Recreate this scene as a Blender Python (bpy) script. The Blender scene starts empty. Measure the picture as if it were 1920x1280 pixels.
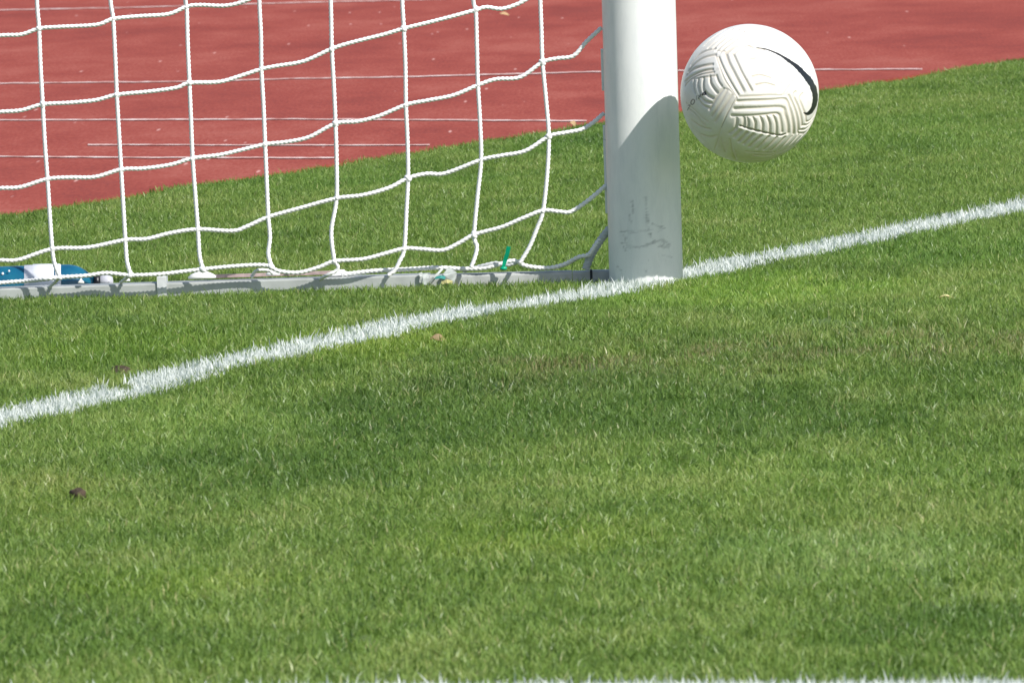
import bpy, math, random
import numpy as np
from mathutils import Vector, Matrix

rng = np.random.default_rng(7)
random.seed(7)
scene = bpy.context.scene
col = scene.collection

# ------------------------------------------------------------------ camera
# origin = foot of the goal post, x to the right, y away from the camera
D, H = 30.0, 0.8815
FPX = 1173.0 * D                       # focal length in pixels of a 1920 px wide frame
ROLL = 0.031


def cam_axes(pitch, yaw):
    f = np.array([math.sin(yaw) * math.cos(pitch), math.cos(yaw) * math.cos(pitch), -math.sin(pitch)])
    r0 = np.array([math.cos(yaw), -math.sin(yaw), 0.0])
    u0 = np.cross(r0, f)
    r = math.cos(ROLL) * r0 - math.sin(ROLL) * u0
    u = math.sin(ROLL) * r0 + math.cos(ROLL) * u0
    return r, u, f


CAM = np.array([0.0, -D, H])


def project(p, ax):
    d = np.asarray(p, float) - CAM
    r, u, f = ax
    return np.array([960 + FPX * d.dot(r) / d.dot(f), 640 - FPX * d.dot(u) / d.dot(f)])


pitch, yaw = 0.03, -0.005
for _ in range(20):                    # aim so the post's foot lies right of the middle, above it
    ax = cam_axes(pitch, yaw)
    q = project((0, 0, 0), ax)
    pitch -= (519.0 - q[1]) / FPX * -1 * -1
    yaw += (q[0] - 1211.0) / FPX
AX = cam_axes(pitch, yaw)


def ray(px, py):
    r, u, f = AX
    return f + r * (px - 960) / FPX - u * (py - 640) / FPX


def G(px, py, z=0.0):                  # point at height z
    d = ray(px, py)
    return CAM + d * ((z - CAM[2]) / d[2])


def V(px, py, y=0.0):                  # point at depth y
    d = ray(px, py)
    return CAM + d * ((y - CAM[1]) / d[1])


cd = bpy.data.cameras.new('camera')
cam = bpy.data.objects.new('camera', cd)
col.objects.link(cam)
r, u, f = AX
cam.matrix_world = Matrix(((r[0], u[0], -f[0], CAM[0]), (r[1], u[1], -f[1], CAM[1]),
                           (r[2], u[2], -f[2], CAM[2]), (0, 0, 0, 1)))
cd.sensor_width = 36
cd.lens = FPX / 1920 * 36
cd.clip_start = 0.5
cd.clip_end = 5000
cd.dof.use_dof = True
cd.dof.focus_distance = D
cd.dof.aperture_fstop = cd.lens / 7.0
scene.camera = cam
scene.render.resolution_x, scene.render.resolution_y = 1024, 682

# ------------------------------------------------------------------ light
SUN_AZ, SUN_EL = math.radians(46), math.radians(41)     # azimuth: right of straight-back-to-camera
S = Vector((math.sin(SUN_AZ) * math.cos(SUN_EL), -math.cos(SUN_AZ) * math.cos(SUN_EL), math.sin(SUN_EL)))
w = bpy.data.worlds.new("World")
scene.world = w
w.use_nodes = True
nt = w.node_tree
bg = nt.nodes['Background']
sky = nt.nodes.new('ShaderNodeTexSky')
sky.sky_type = 'NISHITA'
sky.sun_disc = False
sky.sun_elevation = SUN_EL
sky.sun_rotation = math.atan2(S.x, S.y)
nt.links.new(sky.outputs[0], bg.inputs[0])
bg.inputs[1].default_value = 0.10
sl = bpy.data.lights.new('sun', 'SUN')
sl.energy = 4.6
sl.angle = math.radians(0.55)
sl.color = (1.0, 0.965, 0.91)
so = bpy.data.objects.new('sun', sl)
so.rotation_euler = S.to_track_quat('Z', 'Y').to_euler()
so.location = (5, -5, 8)
col.objects.link(so)
vs = scene.view_settings
vs.view_transform = 'Standard'
vs.look = 'None'
vs.gamma = 1
vs.exposure = 0.32
vs.use_curve_mapping = False


# ------------------------------------------------------------------ helpers
def tag(o, label=None, cat=None, group=None, kind=None):
    if label: o['label'] = label
    if cat: o['category'] = cat
    if group: o['group'] = group
    if kind: o['kind'] = kind
    return o


def mesh_obj(name, verts, faces, mat=None, parent=None, smooth=False, loc=None):
    me = bpy.data.meshes.new(name)
    me.from_pydata([tuple(map(float, v)) for v in verts], [], faces)
    me.update()
    if smooth:
        me.polygons.foreach_set('use_smooth', [True] * len(me.polygons))
    if mat: me.materials.append(mat)
    o = bpy.data.objects.new(name, me)
    col.objects.link(o)
    if loc is not None: o.location = loc
    if parent is not None:
        o.parent = parent
    return o


def fast_mesh(name, verts, loops, sizes, mat, smooth=False):
    me = bpy.data.meshes.new(name)
    me.vertices.add(len(verts))
    me.vertices.foreach_set('co', np.asarray(verts, np.float32).ravel())
    me.loops.add(len(loops))
    me.loops.foreach_set('vertex_index', np.asarray(loops, np.int32))
    sizes = np.asarray(sizes, np.int32)
    me.polygons.add(len(sizes))
    me.polygons.foreach_set('loop_start', np.concatenate([[0], np.cumsum(sizes)[:-1]]).astype(np.int32))
    me.polygons.foreach_set('loop_total', sizes)
    if smooth:
        me.polygons.foreach_set('use_smooth', [True] * len(sizes))
    me.update(calc_edges=True)
    me.validate()
    if mat: me.materials.append(mat)
    return me


def empty(name, loc):
    o = bpy.data.objects.new(name, None)
    o.location = loc
    o.empty_display_size = 0.05
    col.objects.link(o)
    return o


def newmat(name):
    m = bpy.data.materials.new(name)
    m.use_nodes = True
    t = m.node_tree
    return m, t, t.nodes['Principled BSDF']


def N(t, typ, **kw):
    n = t.nodes.new(typ)
    for k, v in kw.items():
        if k.startswith('i_'):
            n.inputs[k[2:].replace('_', ' ')].default_value = v
        else:
            setattr(n, k, v)
    return n


def ramp(t, src, stops):
    n = t.nodes.new('ShaderNodeValToRGB')
    e = n.color_ramp.elements
    while len(e) < len(stops): e.new(0.5)
    for el, (p, c) in zip(e, stops):
        el.position = p
        el.color = (*c, 1) if len(c) == 3 else c
    t.links.new(src, n.inputs[0])
    return n


def mixc(t, fac, a, b, mode='MIX'):
    n = t.nodes.new('ShaderNodeMix')
    n.data_type = 'RGBA'
    n.blend_type = mode
    for s, v in ((n.inputs[0], fac), (n.inputs[6], a), (n.inputs[7], b)):
        if isinstance(v, bpy.types.NodeSocket): t.links.new(v, s)
        elif isinstance(v, (int, float)): s.default_value = v
        else: s.default_value = (*v, 1)
    return n.outputs[2]


def math_n(t, op, a, b=0.0):
    n = t.nodes.new('ShaderNodeMath')
    n.operation = op
    for s, v in ((n.inputs[0], a), (n.inputs[1], b)):
        if isinstance(v, bpy.types.NodeSocket): t.links.new(v, s)
        else: s.default_value = v
    return n.outputs[0]


def noise(t, scale, vec=None, detail=3.0, rough=0.5, mul=None):
    n = t.nodes.new('ShaderNodeTexNoise')
    n.inputs['Scale'].default_value = scale
    n.inputs['Detail'].default_value = detail
    n.inputs['Roughness'].default_value = rough
    if vec is None:
        g = t.nodes.new('ShaderNodeNewGeometry')
        vec = g.outputs['Position']
    if mul:
        m = t.nodes.new('ShaderNodeVectorMath')
        m.operation = 'MULTIPLY'
        t.links.new(vec, m.inputs[0])
        m.inputs[1].default_value = mul
        vec = m.outputs[0]
    t.links.new(vec, n.inputs['Vector'])
    return n.outputs['Fac']


def simple(name, rgb, rough=0.5, metal=0.0, var=0.12, scale=40.0, coat=0.0):
    m, t, b = newmat(name)
    nz = noise(t, scale, detail=5)
    c = ramp(t, nz, [(0.3, tuple(x * (1 - var) for x in rgb)), (0.7, tuple(min(1, x * (1 + var)) for x in rgb))])
    t.links.new(c.outputs[0], b.inputs['Base Color'])
    b.inputs['Roughness'].default_value = rough
    b.inputs['Metallic'].default_value = metal
    b.inputs['Coat Weight'].default_value = coat
    return m


# ------------------------------------------------------------------ value noise for python side
def vnoise(x, y, seed=0):
    x = np.asarray(x, float); y = np.asarray(y, float)
    xi = np.floor(x).astype(np.int64); yi = np.floor(y).astype(np.int64)
    xf = x - xi; yf = y - yi
    def h(a, b):
        n = (a * 374761393 + b * 668265263 + seed * 1442695041) & 0xffffffff
        n = ((n ^ (n >> 13)) * 1274126177) & 0xffffffff
        return ((n ^ (n >> 16)) & 0xffff) / 65535.0
    sx = xf * xf * (3 - 2 * xf); sy = yf * yf * (3 - 2 * yf)
    return (h(xi, yi) * (1 - sx) + h(xi + 1, yi) * sx) * (1 - sy) + (h(xi, yi + 1) * (1 - sx) + h(xi + 1, yi + 1) * sx) * sy


GZ = -0.014                            # the soil lies below the level of the blade tips


def turf_h(x, y):
    h = 0.007 * (vnoise(x * 1.6, y * 1.1, 3) - .5) + 0.004 * (vnoise(x * 5, y * 3.5, 5) - .5)
    k = np.clip((np.hypot(x, y) - 0.15) / 0.5, 0, 1)      # settle level round the post
    swell = sum(np.interp(y + o_, [-9, -5.6, -4.6, -3.8, -2.8, -2.1, -1.2, -.3], [0, -.008, -.004, .002, .0085, .0105, .005, 0])
                for o_ in (-.5, -.25, 0, .25, .5)) / 5
    return h * k + swell + GZ


# goal line: straight ground line through the post's foot
La, Lb = G(0, 776, GZ + .006), G(1920, 387, GZ + .006)
La[2] = Lb[2] = 0
Ld = (Lb - La) / np.linalg.norm(Lb - La)
Ln = np.array([-Ld[1], Ld[0], 0])       # points to the left, behind the line
LW = 0.062


def line_off(x, y):                     # signed distance from the goal line's middle, positive behind it
    return (x - La[0]) * Ln[0] + (y - La[1]) * Ln[1]


# edge of the running track (straight), and the near line
Ta, Tb = G(0, 405, GZ + .006), G(1920, 111, GZ + .006)
Td = (Tb - Ta) / np.linalg.norm(Tb - Ta)
Tn = np.array([-Td[1], Td[0], 0])


def track_off(x, y):
    return (x - Ta[0]) * Tn[0] + (y - Ta[1]) * Tn[1]


NEAR_A, NEAR_B = G(0, 1300, GZ + .008), G(1920, 1276, GZ + .008)
NEAR_A[2] = NEAR_B[2] = 0
Nd = (NEAR_B - NEAR_A) / np.linalg.norm(NEAR_B - NEAR_A)
Nn = np.array([-Nd[1], Nd[0], 0])


def near_off(x, y):                     # distance behind the near line's far edge
    return (x - NEAR_A[0]) * Nn[0] + (y - NEAR_A[1]) * Nn[1]


# ------------------------------------------------------------------ grass materials
# stretches of turf of another green, as the mower, wear and watering left them
PATCHES = [
    (1120, 765, 620, 85, (0.58, 0.72, 0.50)), (520, 870, 420, 75, (0.66, 0.78, 0.58)), (1700, 760, 330, 60, (0.72, 0.82, 0.62)),
    (1420, 555, 330, 42, (1.00, 1.14, 0.62)), (330, 800, 300, 50, (1.22, 1.18, 1.40)), (1680, 560, 380, 60, (1.10, 1.06, 1.15)),
    (980, 1015, 330, 40, (1.14, 1.10, 0.80)), (1560, 1045, 300, 55, (1.15, 1.15, 1.60)), (1780, 1180, 300, 60, (0.84, 0.92, 0.80)),
    (130, 1210, 260, 45, (0.82, 0.90, 0.80)), (300, 1110, 380, 30, (1.12, 1.10, 0.85)), (1000, 1215, 380, 45, (1.12, 1.06, 1.15)),
    (250, 665, 330, 35, (0.95, 1.02, 0.62)), (1720, 250, 260, 45, (0.92, 1.0, 0.9)), (1780, 470, 300, 40, (0.80, 0.94, 0.75)),
    (1060, 270, 150, 40, (0.72, 0.88, 0.72)), (500, 350, 500, 22, (0.85, 0.96, 0.80)), (700, 660, 280, 30, (1.2, 1.15, .75)),
    (90, 930, 160, 60, (1.15, 1.05, 1.1)), (1500, 900, 500, 55, (1.12, 1.10, 1.15)),
]


def grass_colour(t):
    """Colour of the turf as a function of the place it grows in."""
    geo = t.nodes.new('ShaderNodeNewGeometry')
    pos = geo.outputs['Position']
    big = noise(t, 1.0, pos, 3, 0.55, mul=(1.5, 0.42, 0.0))
    mid = noise(t, 1.0, pos, 4, 0.6, mul=(6.0, 1.7, 0.0))
    fine = noise(t, 1.0, pos, 3, 0.6, mul=(24.0, 7.0, 0.0))
    s = math_n(t, 'ADD', math_n(t, 'MULTIPLY', big, 0.36), math_n(t, 'ADD', math_n(t, 'MULTIPLY', mid, 0.38), math_n(t, 'MULTIPLY', fine, 0.26)))
    base = ramp(t, s, [(0.38, (0.118, 0.202, 0.038)), (0.50, (0.180, 0.276, 0.056)), (0.62, (0.258, 0.332, 0.092))])
    # dry, trodden belt in front of the post
    sep = t.nodes.new('ShaderNodeSeparateXYZ')
    t.links.new(pos, sep.inputs[0])
    yy = math_n(t, 'ADD', sep.outputs['Y'], math_n(t, 'MULTIPLY', sep.outputs['X'], -0.9))
    d = math_n(t, 'ABSOLUTE', math_n(t, 'ADD', yy, 3.75))
    belt = math_n(t, 'SUBTRACT', 1.0, math_n(t, 'DIVIDE', d, 1.1))
    xr = math_n(t, 'MULTIPLY', math_n(t, 'ADD', sep.outputs['X'], 0.45), 3.0)
    n1 = t.nodes.new('ShaderNodeClamp'); t.links.new(belt, n1.inputs[0])
    n2 = t.nodes.new('ShaderNodeClamp'); t.links.new(xr, n2.inputs[0])
    wn = noise(t, 1.0, pos, 4, 0.65, mul=(9.0, 2.2, 0.0))
    wn2 = ramp(t, wn, [(0.40, (0, 0, 0)), (0.58, (1, 1, 1))])
    fac = math_n(t, 'MULTIPLY', math_n(t, 'MULTIPLY', n1.outputs[0], n2.outputs[0]), wn2.outputs[0])
    colr = base.outputs[0]
    wob = noise(t, 1.0, pos, 4, 0.65, mul=(4.5, 1.0, 0.0))
    for (px, py, hx, hy, mul) in PATCHES:
        mul = tuple(1 + (m_ - 1) * q_ for m_, q_ in zip(mul, (.72, .80, .55)))
        c0 = G(px, py, GZ); ya = G(px, py - hy, GZ)[1]; yb = G(px, py + hy, GZ)[1]
        rx = hx / FPX * (c0[1] + D); ry = (ya - yb) / 2
        sub = t.nodes.new('ShaderNodeVectorMath'); sub.operation = 'SUBTRACT'
        t.links.new(pos, sub.inputs[0]); sub.inputs[1].default_value = (c0[0], c0[1], 0)
        sc = t.nodes.new('ShaderNodeVectorMath'); sc.operation = 'MULTIPLY'
        t.links.new(sub.outputs[0], sc.inputs[0]); sc.inputs[1].default_value = (1 / rx, 1 / ry, 0)
        ln = t.nodes.new('ShaderNodeVectorMath'); ln.operation = 'LENGTH'
        t.links.new(sc.outputs[0], ln.inputs[0])
        k = math_n(t, 'ADD', ln.outputs['Value'], math_n(t, 'MULTIPLY', math_n(t, 'SUBTRACT', wob, 0.5), 1.8))
        mr = t.nodes.new('ShaderNodeMapRange'); mr.interpolation_type = 'SMOOTHSTEP'
        t.links.new(k, mr.inputs[0])
        mr.inputs[1].default_value = 0.45; mr.inputs[2].default_value = 1.15
        mr.inputs[3].default_value = 1.0; mr.inputs[4].default_value = 0.0
        colr = mixc(t, mr.outputs[0], colr, mixc(t, 1.0, colr, mul, 'MULTIPLY'))
    return colr, fac, pos


def grass_mat(name, painted=False):
    m, t, b = newmat(name)
    base, belt, pos = grass_colour(t)
    at = t.nodes.new('ShaderNodeAttribute')
    at.attribute_name = 'shade'         # random per blade
    oi = t.nodes.new('ShaderNodeObjectInfo')
    rn = math_n(t, 'FRACT', math_n(t, 'ADD', at.outputs['Fac'], math_n(t, 'MULTIPLY', oi.outputs['Random'], 7.3)))
    tint = ramp(t, rn, [(0.0, (0.74, 0.84, 0.74)), (0.35, (0.92, 0.97, 0.92)), (0.7, (1.08, 1.06, 1.1)), (0.90, (1.36, 1.26, 1.45)), (1.0, (1.9, 1.62, 2.4))])
    tint.color_ramp.interpolation = 'LINEAR'
    c = mixc(t, 1.0, base, tint.outputs[0], 'MULTIPLY')
    dry = math_n(t, 'GREATER_THAN', rn, 0.42)
    dryf = math_n(t, 'MULTIPLY', math_n(t, 'MULTIPLY', belt, dry), 0.9)
    c = mixc(t, dryf, c, (0.26, 0.235, 0.11))
    # straw-coloured dead blades scattered all over
    dead = math_n(t, 'GREATER_THAN', rn, 0.97)
    c = mixc(t, math_n(t, 'MULTIPLY', dead, 0.6), c, (0.42, 0.38, 0.20))
    if painted:
        al = t.nodes.new('ShaderNodeAttribute'); al.attribute_name = 'along'
        pn = noise(t, 1.0, pos, 4, 0.7, mul=(60, 40, 60))
        p = math_n(t, 'ADD', math_n(t, 'MULTIPLY', al.outputs['Fac'], 1.3), math_n(t, 'MULTIPLY', pn, 0.9))
        pr = ramp(t, p, [(0.46, (0, 0, 0)), (0.72, (1, 1, 1))])
        c = mixc(t, pr.outputs[0], c, (0.76, 0.79, 0.78))
    out = t.nodes['Material Output']
    b.inputs['Roughness'].default_value = 0.42
    b.inputs['Specular IOR Level'].default_value = 0.45
    t.links.new(c, b.inputs['Base Color'])
    tr = t.nodes.new('ShaderNodeBsdfTranslucent')
    tc = mixc(t, 1.0, c, (1.0, 1.0, 0.55) if not painted else (.95, 1, .9), 'MULTIPLY')
    t.links.new(tc, tr.inputs[0])
    mx = t.nodes.new('ShaderNodeMixShader')
    mx.inputs[0].default_value = 0.35
    t.links.new(b.outputs[0], mx.inputs[1])
    t.links.new(tr.outputs[0], mx.inputs[2])
    t.links.new(mx.outputs[0], out.inputs[0])
    return m


M_blade = grass_mat('grass_blade')
M_paint = grass_mat('painted_blade', True)


def soil_mat():
    m, t, b = newmat('turf_floor')
    base, belt, pos = grass_colour(t)
    n = noise(t, 1.0, pos, 5, 0.7, mul=(160, 110, 0))
    g = ramp(t, n, [(0.35, (0.25, 0.28, 0.25)), (0.62, (0.95, 0.95, 0.9))])
    c = mixc(t, 1.0, base, g.outputs[0], 'MULTIPLY')
    c = mixc(t, math_n(t, 'MULTIPLY', belt, 0.5), c, (0.09, 0.07, 0.035))
    t.links.new(c, b.inputs['Base Color'])
    b.inputs['Roughness'].default_value = 0.9
    bp = t.nodes.new('ShaderNodeBump')
    bp.inputs['Strength'].default_value = 0.6
    bp.inputs['Distance'].default_value = 0.01
    t.links.new(n, bp.inputs['Height'])
    t.links.new(bp.outputs[0], b.inputs['Normal'])
    return m


M_soil = soil_mat()

# ------------------------------------------------------------------ ground
big = 2500
ground = mesh_obj('ground', [(-big, -big, -0.032), (big, -big, -0.032), (big, big, -0.032), (-big, big, -0.032)], [(0, 1, 2, 3)], M_soil)
tag(ground, 'green turf ground reaching far beyond the pitch', 'ground', kind='structure')

# near turf: a fine sheet that undulates by a few millimetres
xs = np.linspace(-3.2, 4.2, 150)
ys = np.linspace(-17, 34, 520)
XX, YY = np.meshgrid(xs, ys)
ZZ = turf_h(XX, YY)
vv = np.stack([XX.ravel(), YY.ravel(), ZZ.ravel()], 1)
nx, ny = len(xs), len(ys)
ii = np.arange(nx * ny).reshape(ny, nx)
q4 = np.stack([ii[:-1, :-1], ii[:-1, 1:], ii[1:, 1:], ii[1:, :-1]], -1).reshape(-1, 4)
pitch_me = fast_mesh('football_pitch', vv, q4.ravel(), np.full(len(q4), 4), M_soil, True)
pitch_o = bpy.data.objects.new('football_pitch', pitch_me)
col.objects.link(pitch_o)
tag(pitch_o, 'gently uneven turf floor of the football pitch under the grass', 'pitch', kind='structure')


# running track: red synthetic surface
def track_mat():
    m, t, b = newmat('track_rubber')
    geo = t.nodes.new('ShaderNodeNewGeometry')
    pos = geo.outputs['Position']
    a = noise(t, 1.0, pos, 4, 0.6, mul=(1.6, 0.30, 0))
    streak = noise(t, 1.0, pos, 4, 0.65, mul=(7.0, 0.8, 0))
    g = noise(t, 1.0, pos, 3, 0.6, mul=(130, 8, 0))
    s = math_n(t, 'ADD', math_n(t, 'MULTIPLY', a, 0.40), math_n(t, 'ADD', math_n(t, 'MULTIPLY', streak, 0.25), math_n(t, 'MULTIPLY', g, 0.35)))
    c = ramp(t, s, [(0.40, (0.235, 0.040, 0.028)), (0.5, (0.310, 0.057, 0.038)), (0.60, (0.375, 0.098, 0.070))])
    # worn pale crumbs
    v = t.nodes.new('ShaderNodeTexVoronoi')
    v.feature = 'F1'
    mm = t.nodes.new('ShaderNodeVectorMath'); mm.operation = 'MULTIPLY'
    t.links.new(pos, mm.inputs[0]); mm.inputs[1].default_value = (22, 0.75, 0)
    t.links.new(mm.outputs[0], v.inputs['Vector'])
    v.inputs['Scale'].default_value = 1.0
    sp = ramp(t, v.outputs['Distance'], [(0.05, (1, 1, 1)), (0.11, (0, 0, 0))])
    sc = t.nodes.new('ShaderNodeSeparateColor'); t.links.new(v.outputs['Color'], sc.inputs[0])
    pick = math_n(t, 'GREATER_THAN', sc.outputs[0], 0.62)
    c2 = mixc(t, math_n(t, 'MULTIPLY', math_n(t, 'MULTIPLY', sp.outputs[0], pick), 0.6), c.outputs[0], (0.75, 0.45, 0.40))
    # dark scuffs
    dk = noise(t, 1.0, pos, 5, 0.7, mul=(4.0, 1.1, 0))
    dr = ramp(t, dk, [(0.62, (0, 0, 0)), (0.78, (1, 1, 1))])
    c3 = mixc(t, math_n(t, 'MULTIPLY', dr.outputs[0], 0.35), c2, (0.17, 0.05, 0.045))
    t.links.new(c3, b.inputs['Base Color'])
    b.inputs['Roughness'].default_value = 0.85
    b.inputs['Specular IOR Level'].default_value = 0.2
    bp = t.nodes.new('ShaderNodeBump'); bp.inputs['Strength'].default_value = 0.15; bp.inputs['Distance'].default_value = 0.004
    t.links.new(g, bp.inputs['Height']); t.links.new(bp.outputs[0], b.inputs['Normal'])
    return m


tv, tf = [], []
NT = 120
for i in range(NT + 1):                 # near edge runs with the pitch, a little ragged
    s = -60 + 160 * i / NT
    for k, off in enumerate((0.0, 45.0)):
        p = Ta + Td * s + Tn * off
        tv.append((p[0], p[1], -0.006 if k == 0 else -0.004))
for i in range(NT):
    tf.append((2 * i, 2 * i + 2, 2 * i + 3, 2 * i + 1))
n0 = len(tv)
for i in range(NT + 1):                 # kerb of the sheet so it has thickness
    p = tv[2 * i]
    tv.append((p[0], p[1], -0.04))
for i in range(NT):
    tf.append((2 * i, n0 + i, n0 + i + 1, 2 * i + 2))
track = mesh_obj('running_track', tv, tf, track_mat())
tag(track, 'red synthetic running track behind the goal', 'running track', kind='structure')


# faint pale lines across the track
def fline_mat():
    m, t, b = newmat('worn_line_paint')
    n = noise(t, 1.0, None, 4, 0.7, mul=(22, 8, 0))
    c = ramp(t, n, [(0.38, (0.42, 0.15, 0.12)), (0.50, (0.66, 0.42, 0.38)), (0.62, (0.82, 0.70, 0.66))])
    t.links.new(c.outputs[0], b.inputs['Base Color'])
    b.inputs['Roughness'].default_value = 0.8
    return m


M_fline = fline_mat()


def track_line(pts, w_px, label):
    vs_, fs_ = [], []
    P = []
    for (x0, y0), (x1, y1) in zip(pts[:-1], pts[1:]):
        n = max(2, int(abs(x1 - x0) / 25))
        for k in range(n):
            P.append((x0 + (x1 - x0) * k / n, y0 + (y1 - y0) * k / n))
    P.append(pts[-1])
    P = [p for p in P if track_off(*G(p[0], p[1])[:2]) > 0.02]
    for i, (x, y) in enumerate(P):
        jy = rng.normal(0, 0.22)
        ww = w_px * (0.75 + 0.5 * rng.random())
        for dy in (ww / 2, -ww / 2):
            vs_.append(G(x, y + dy + jy, -0.0042))
    for i in range(len(P) - 1):
        fs_.append((2 * i, 2 * i + 2, 2 * i + 3, 2 * i + 1))
    o = mesh_obj('track_line', vs_, fs_, M_fline)
    tag(o, label, 'track line', group='faint pale lines across the red track', kind='structure')


track_line([(-250, 224), (0, 225), (550, 223), (900, 225), (1200, 227), (1400, 229)], 2.3, 'faint pale line across the track seen to left of the post, second up from two close ones')
track_line([(165, 271), (600, 272), (960, 271)], 1.9, 'faint pale line across the track that starts part way along')
track_line([(-250, 292), (0, 293), (300, 295), (780, 296)], 2.3, 'faint pale line across the track nearest the grass')
track_line([(-250, 158), (0, 156), (400, 152), (550, 147), (760, 144), (1130, 134), (1400, 131), (1780, 129)], 1.9, 'faint pale line across the track passing behind the ball')
track_line([(-250, 22), (0, 19), (250, 14), (550, 5), (900, -3)], 1.6, 'faintest pale line across the track, highest of them in view')


# ------------------------------------------------------------------ blades
def blade_arrays(px, py, pz, h, wid, az, lean, face):
    """five-vertex curved blades; all arguments are arrays"""
    n = len(px)
    dx, dy = np.cos(az), np.sin(az)
    sx, sy = -np.sin(face), np.cos(face)
    V_ = np.zeros((n, 5, 3))
    for k, (t, wf) in enumerate(((0, 1.0), (0.55, 0.85))):
        bend = lean * t * t
        cx = px + dx * bend * h; cy = py + dy * bend * h; cz = pz + h * t * (1 - 0.25 * lean * t)
        for s, o in ((-1, 0), (1, 1)):
            V_[:, 2 * k + o, 0] = cx + s * sx * wid * wf / 2
            V_[:, 2 * k + o, 1] = cy + s * sy * wid * wf / 2
            V_[:, 2 * k + o, 2] = cz
    V_[:, 4, 0] = px + dx * lean * h; V_[:, 4, 1] = py + dy * lean * h; V_[:, 4, 2] = pz + h * (1 - 0.25 * lean)
    base = (np.arange(n) * 5)[:, None]
    loops = (base + np.array([0, 1, 3, 2, 2, 3, 4])[None, :]).ravel()
    sizes = np.tile([4, 3], n)
    return V_.reshape(-1, 3), loops, sizes


def add_attrs(me, shade, along=None):
    a = me.attributes.new('shade', 'FLOAT', 'POINT')
    a.data.foreach_set('value', np.repeat(shade, 5).astype(np.float32))
    if along is not None:
        b = me.attributes.new('along', 'FLOAT', 'POINT')
        b.data.foreach_set('value', along.astype(np.float32))


def tuft(k, nb, rad, mat):
    rr = rad * np.sqrt(rng.random(nb)); th = rng.random(nb) * 2 * math.pi
    h = 0.009 + 0.010 * rng.random(nb)
    long_ = rng.random(nb) < 0.05
    h[long_] *= 1.25
    lean = np.abs(rng.normal(0.75, 0.5, nb)).clip(0, 1.9)
    v, l, s = blade_arrays(rr * np.cos(th), rr * np.sin(th), np.full(nb, -0.001), h, 0.0011 + 0.0011 * rng.random(nb),
                           rng.random(nb) * 6.283, lean, rng.random(nb) * 6.283)
    me = fast_mesh('grass_tuft', v, l, s, mat, True)
    add_attrs(me, rng.random(nb))
    return bpy.data.objects.new('grass_tuft', me)


tufts = bpy.data.collections.new('grass_tufts')
NTUFT = 14
for k in range(NTUFT):
    tufts.objects.link(tuft(k, 26, 0.027, M_blade))


def region_points(y0, y1, dens, margin):
    """random points on the ground in the part of the pitch the lens sees, and a margin round it"""
    ys_ = []
    def half(y):
        d = y + D
        return 960 / FPX * d
    A = 0
    wmax = half(y1) * 2 + 2 * margin + 0.4
    n = int(dens * wmax * (y1 - y0))
    y = y0 + (y1 - y0) * rng.random(n)
    cx = -251 / FPX * (y + D)
    x = cx + (rng.random(n) - 0.5) * wmax
    ok = np.abs(x - cx) < (960 / FPX * (y + D) + margin)
    return x[ok], y[ok]


parts = []
for (y0, y1, dens, mg) in ((-15.5, -6, 1500, 0.35), (-6, 3.5, 1500, 0.40), (3.5, 13, 1250, 0.35), (13, 24, 1000, 0.25)):
    parts.append(region_points(y0, y1, dens, mg))
gx = np.concatenate([p[0] for p in parts]); gy = np.concatenate([p[1] for p in parts])
SOIL_SPOTS = [(G(147, 928), 0.010, 0.05), (G(228, 712), 0.017, 0.07), (G(1102, 655), 0.005, 0.05)]
keep = (track_off(gx, gy) < -0.012 + 0.03 * (vnoise(gx * 9, gy * 3, 8) - .5)) & (near_off(gx, gy) > 0.0)
edge = LW + 0.016 * (vnoise(gx * 40, gy * 22, 11) - .5) - 0.012
keep &= np.abs(line_off(gx, gy)) > edge
keep &= np.hypot(gx, gy) > 0.062
belt_ = (np.abs(gy - 0.9 * gx + 3.6) < 1.1) & (gx > -0.35) & (vnoise(gx * 10, gy * 2.0, 23) > 0.60)
keep &= ~(belt_ & (rng.random(len(gx)) < 0.6))
thin = vnoise(gx * 7, gy * 2.2, 21) > 0.82
keep &= ~(thin & (rng.random(len(gx)) < 0.45))
for c, rx, ry in SOIL_SPOTS:
    keep &= ((gx - c[0]) / rx) ** 2 + ((gy - c[1]) / (ry * 3)) ** 2 > 1
gx, gy = gx[keep], gy[keep]
gz = turf_h(gx, gy)
sc_ = 0.82 + 0.36 * rng.random(len(gx))
sc_ *= 0.92 + 0.22 * (vnoise(gx * 3.1, gy * 1.7, 31))
pm = bpy.data.meshes.new('grass')
pm.vertices.add(len(gx))
pm.vertices.foreach_set('co', np.stack([gx, gy, gz], 1).astype(np.float32).ravel())
a = pm.attributes.new('turn', 'FLOAT', 'POINT'); a.data.foreach_set('value', (rng.random(len(gx)) * 6.283).astype(np.float32))
a = pm.attributes.new('size', 'FLOAT', 'POINT'); a.data.foreach_set('value', sc_.astype(np.float32))
a = pm.attributes.new('pick', 'INT', 'POINT'); a.data.foreach_set('value', rng.integers(0, NTUFT, len(gx)).astype(np.int32))
grass = bpy.data.objects.new('grass', pm)
col.objects.link(grass)
tag(grass, 'short mown green grass covering the pitch in front of and behind the goal line', 'grass', kind='stuff')
gn = bpy.data.node_groups.new('scatter_tufts', 'GeometryNodeTree')
gn.interface.new_socket('Geometry', in_out='INPUT', socket_type='NodeSocketGeometry')
gn.interface.new_socket('Geometry', in_out='OUTPUT', socket_type='NodeSocketGeometry')
gi = gn.nodes.new('NodeGroupInput'); go = gn.nodes.new('NodeGroupOutput')
m2p = gn.nodes.new('GeometryNodeMeshToPoints')
iop = gn.nodes.new('GeometryNodeInstanceOnPoints')
ci = gn.nodes.new('GeometryNodeCollectionInfo')
ci.inputs['Collection'].default_value = tufts
ci.inputs['Separate Children'].default_value = True
ci.inputs['Reset Children'].default_value = True


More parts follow.
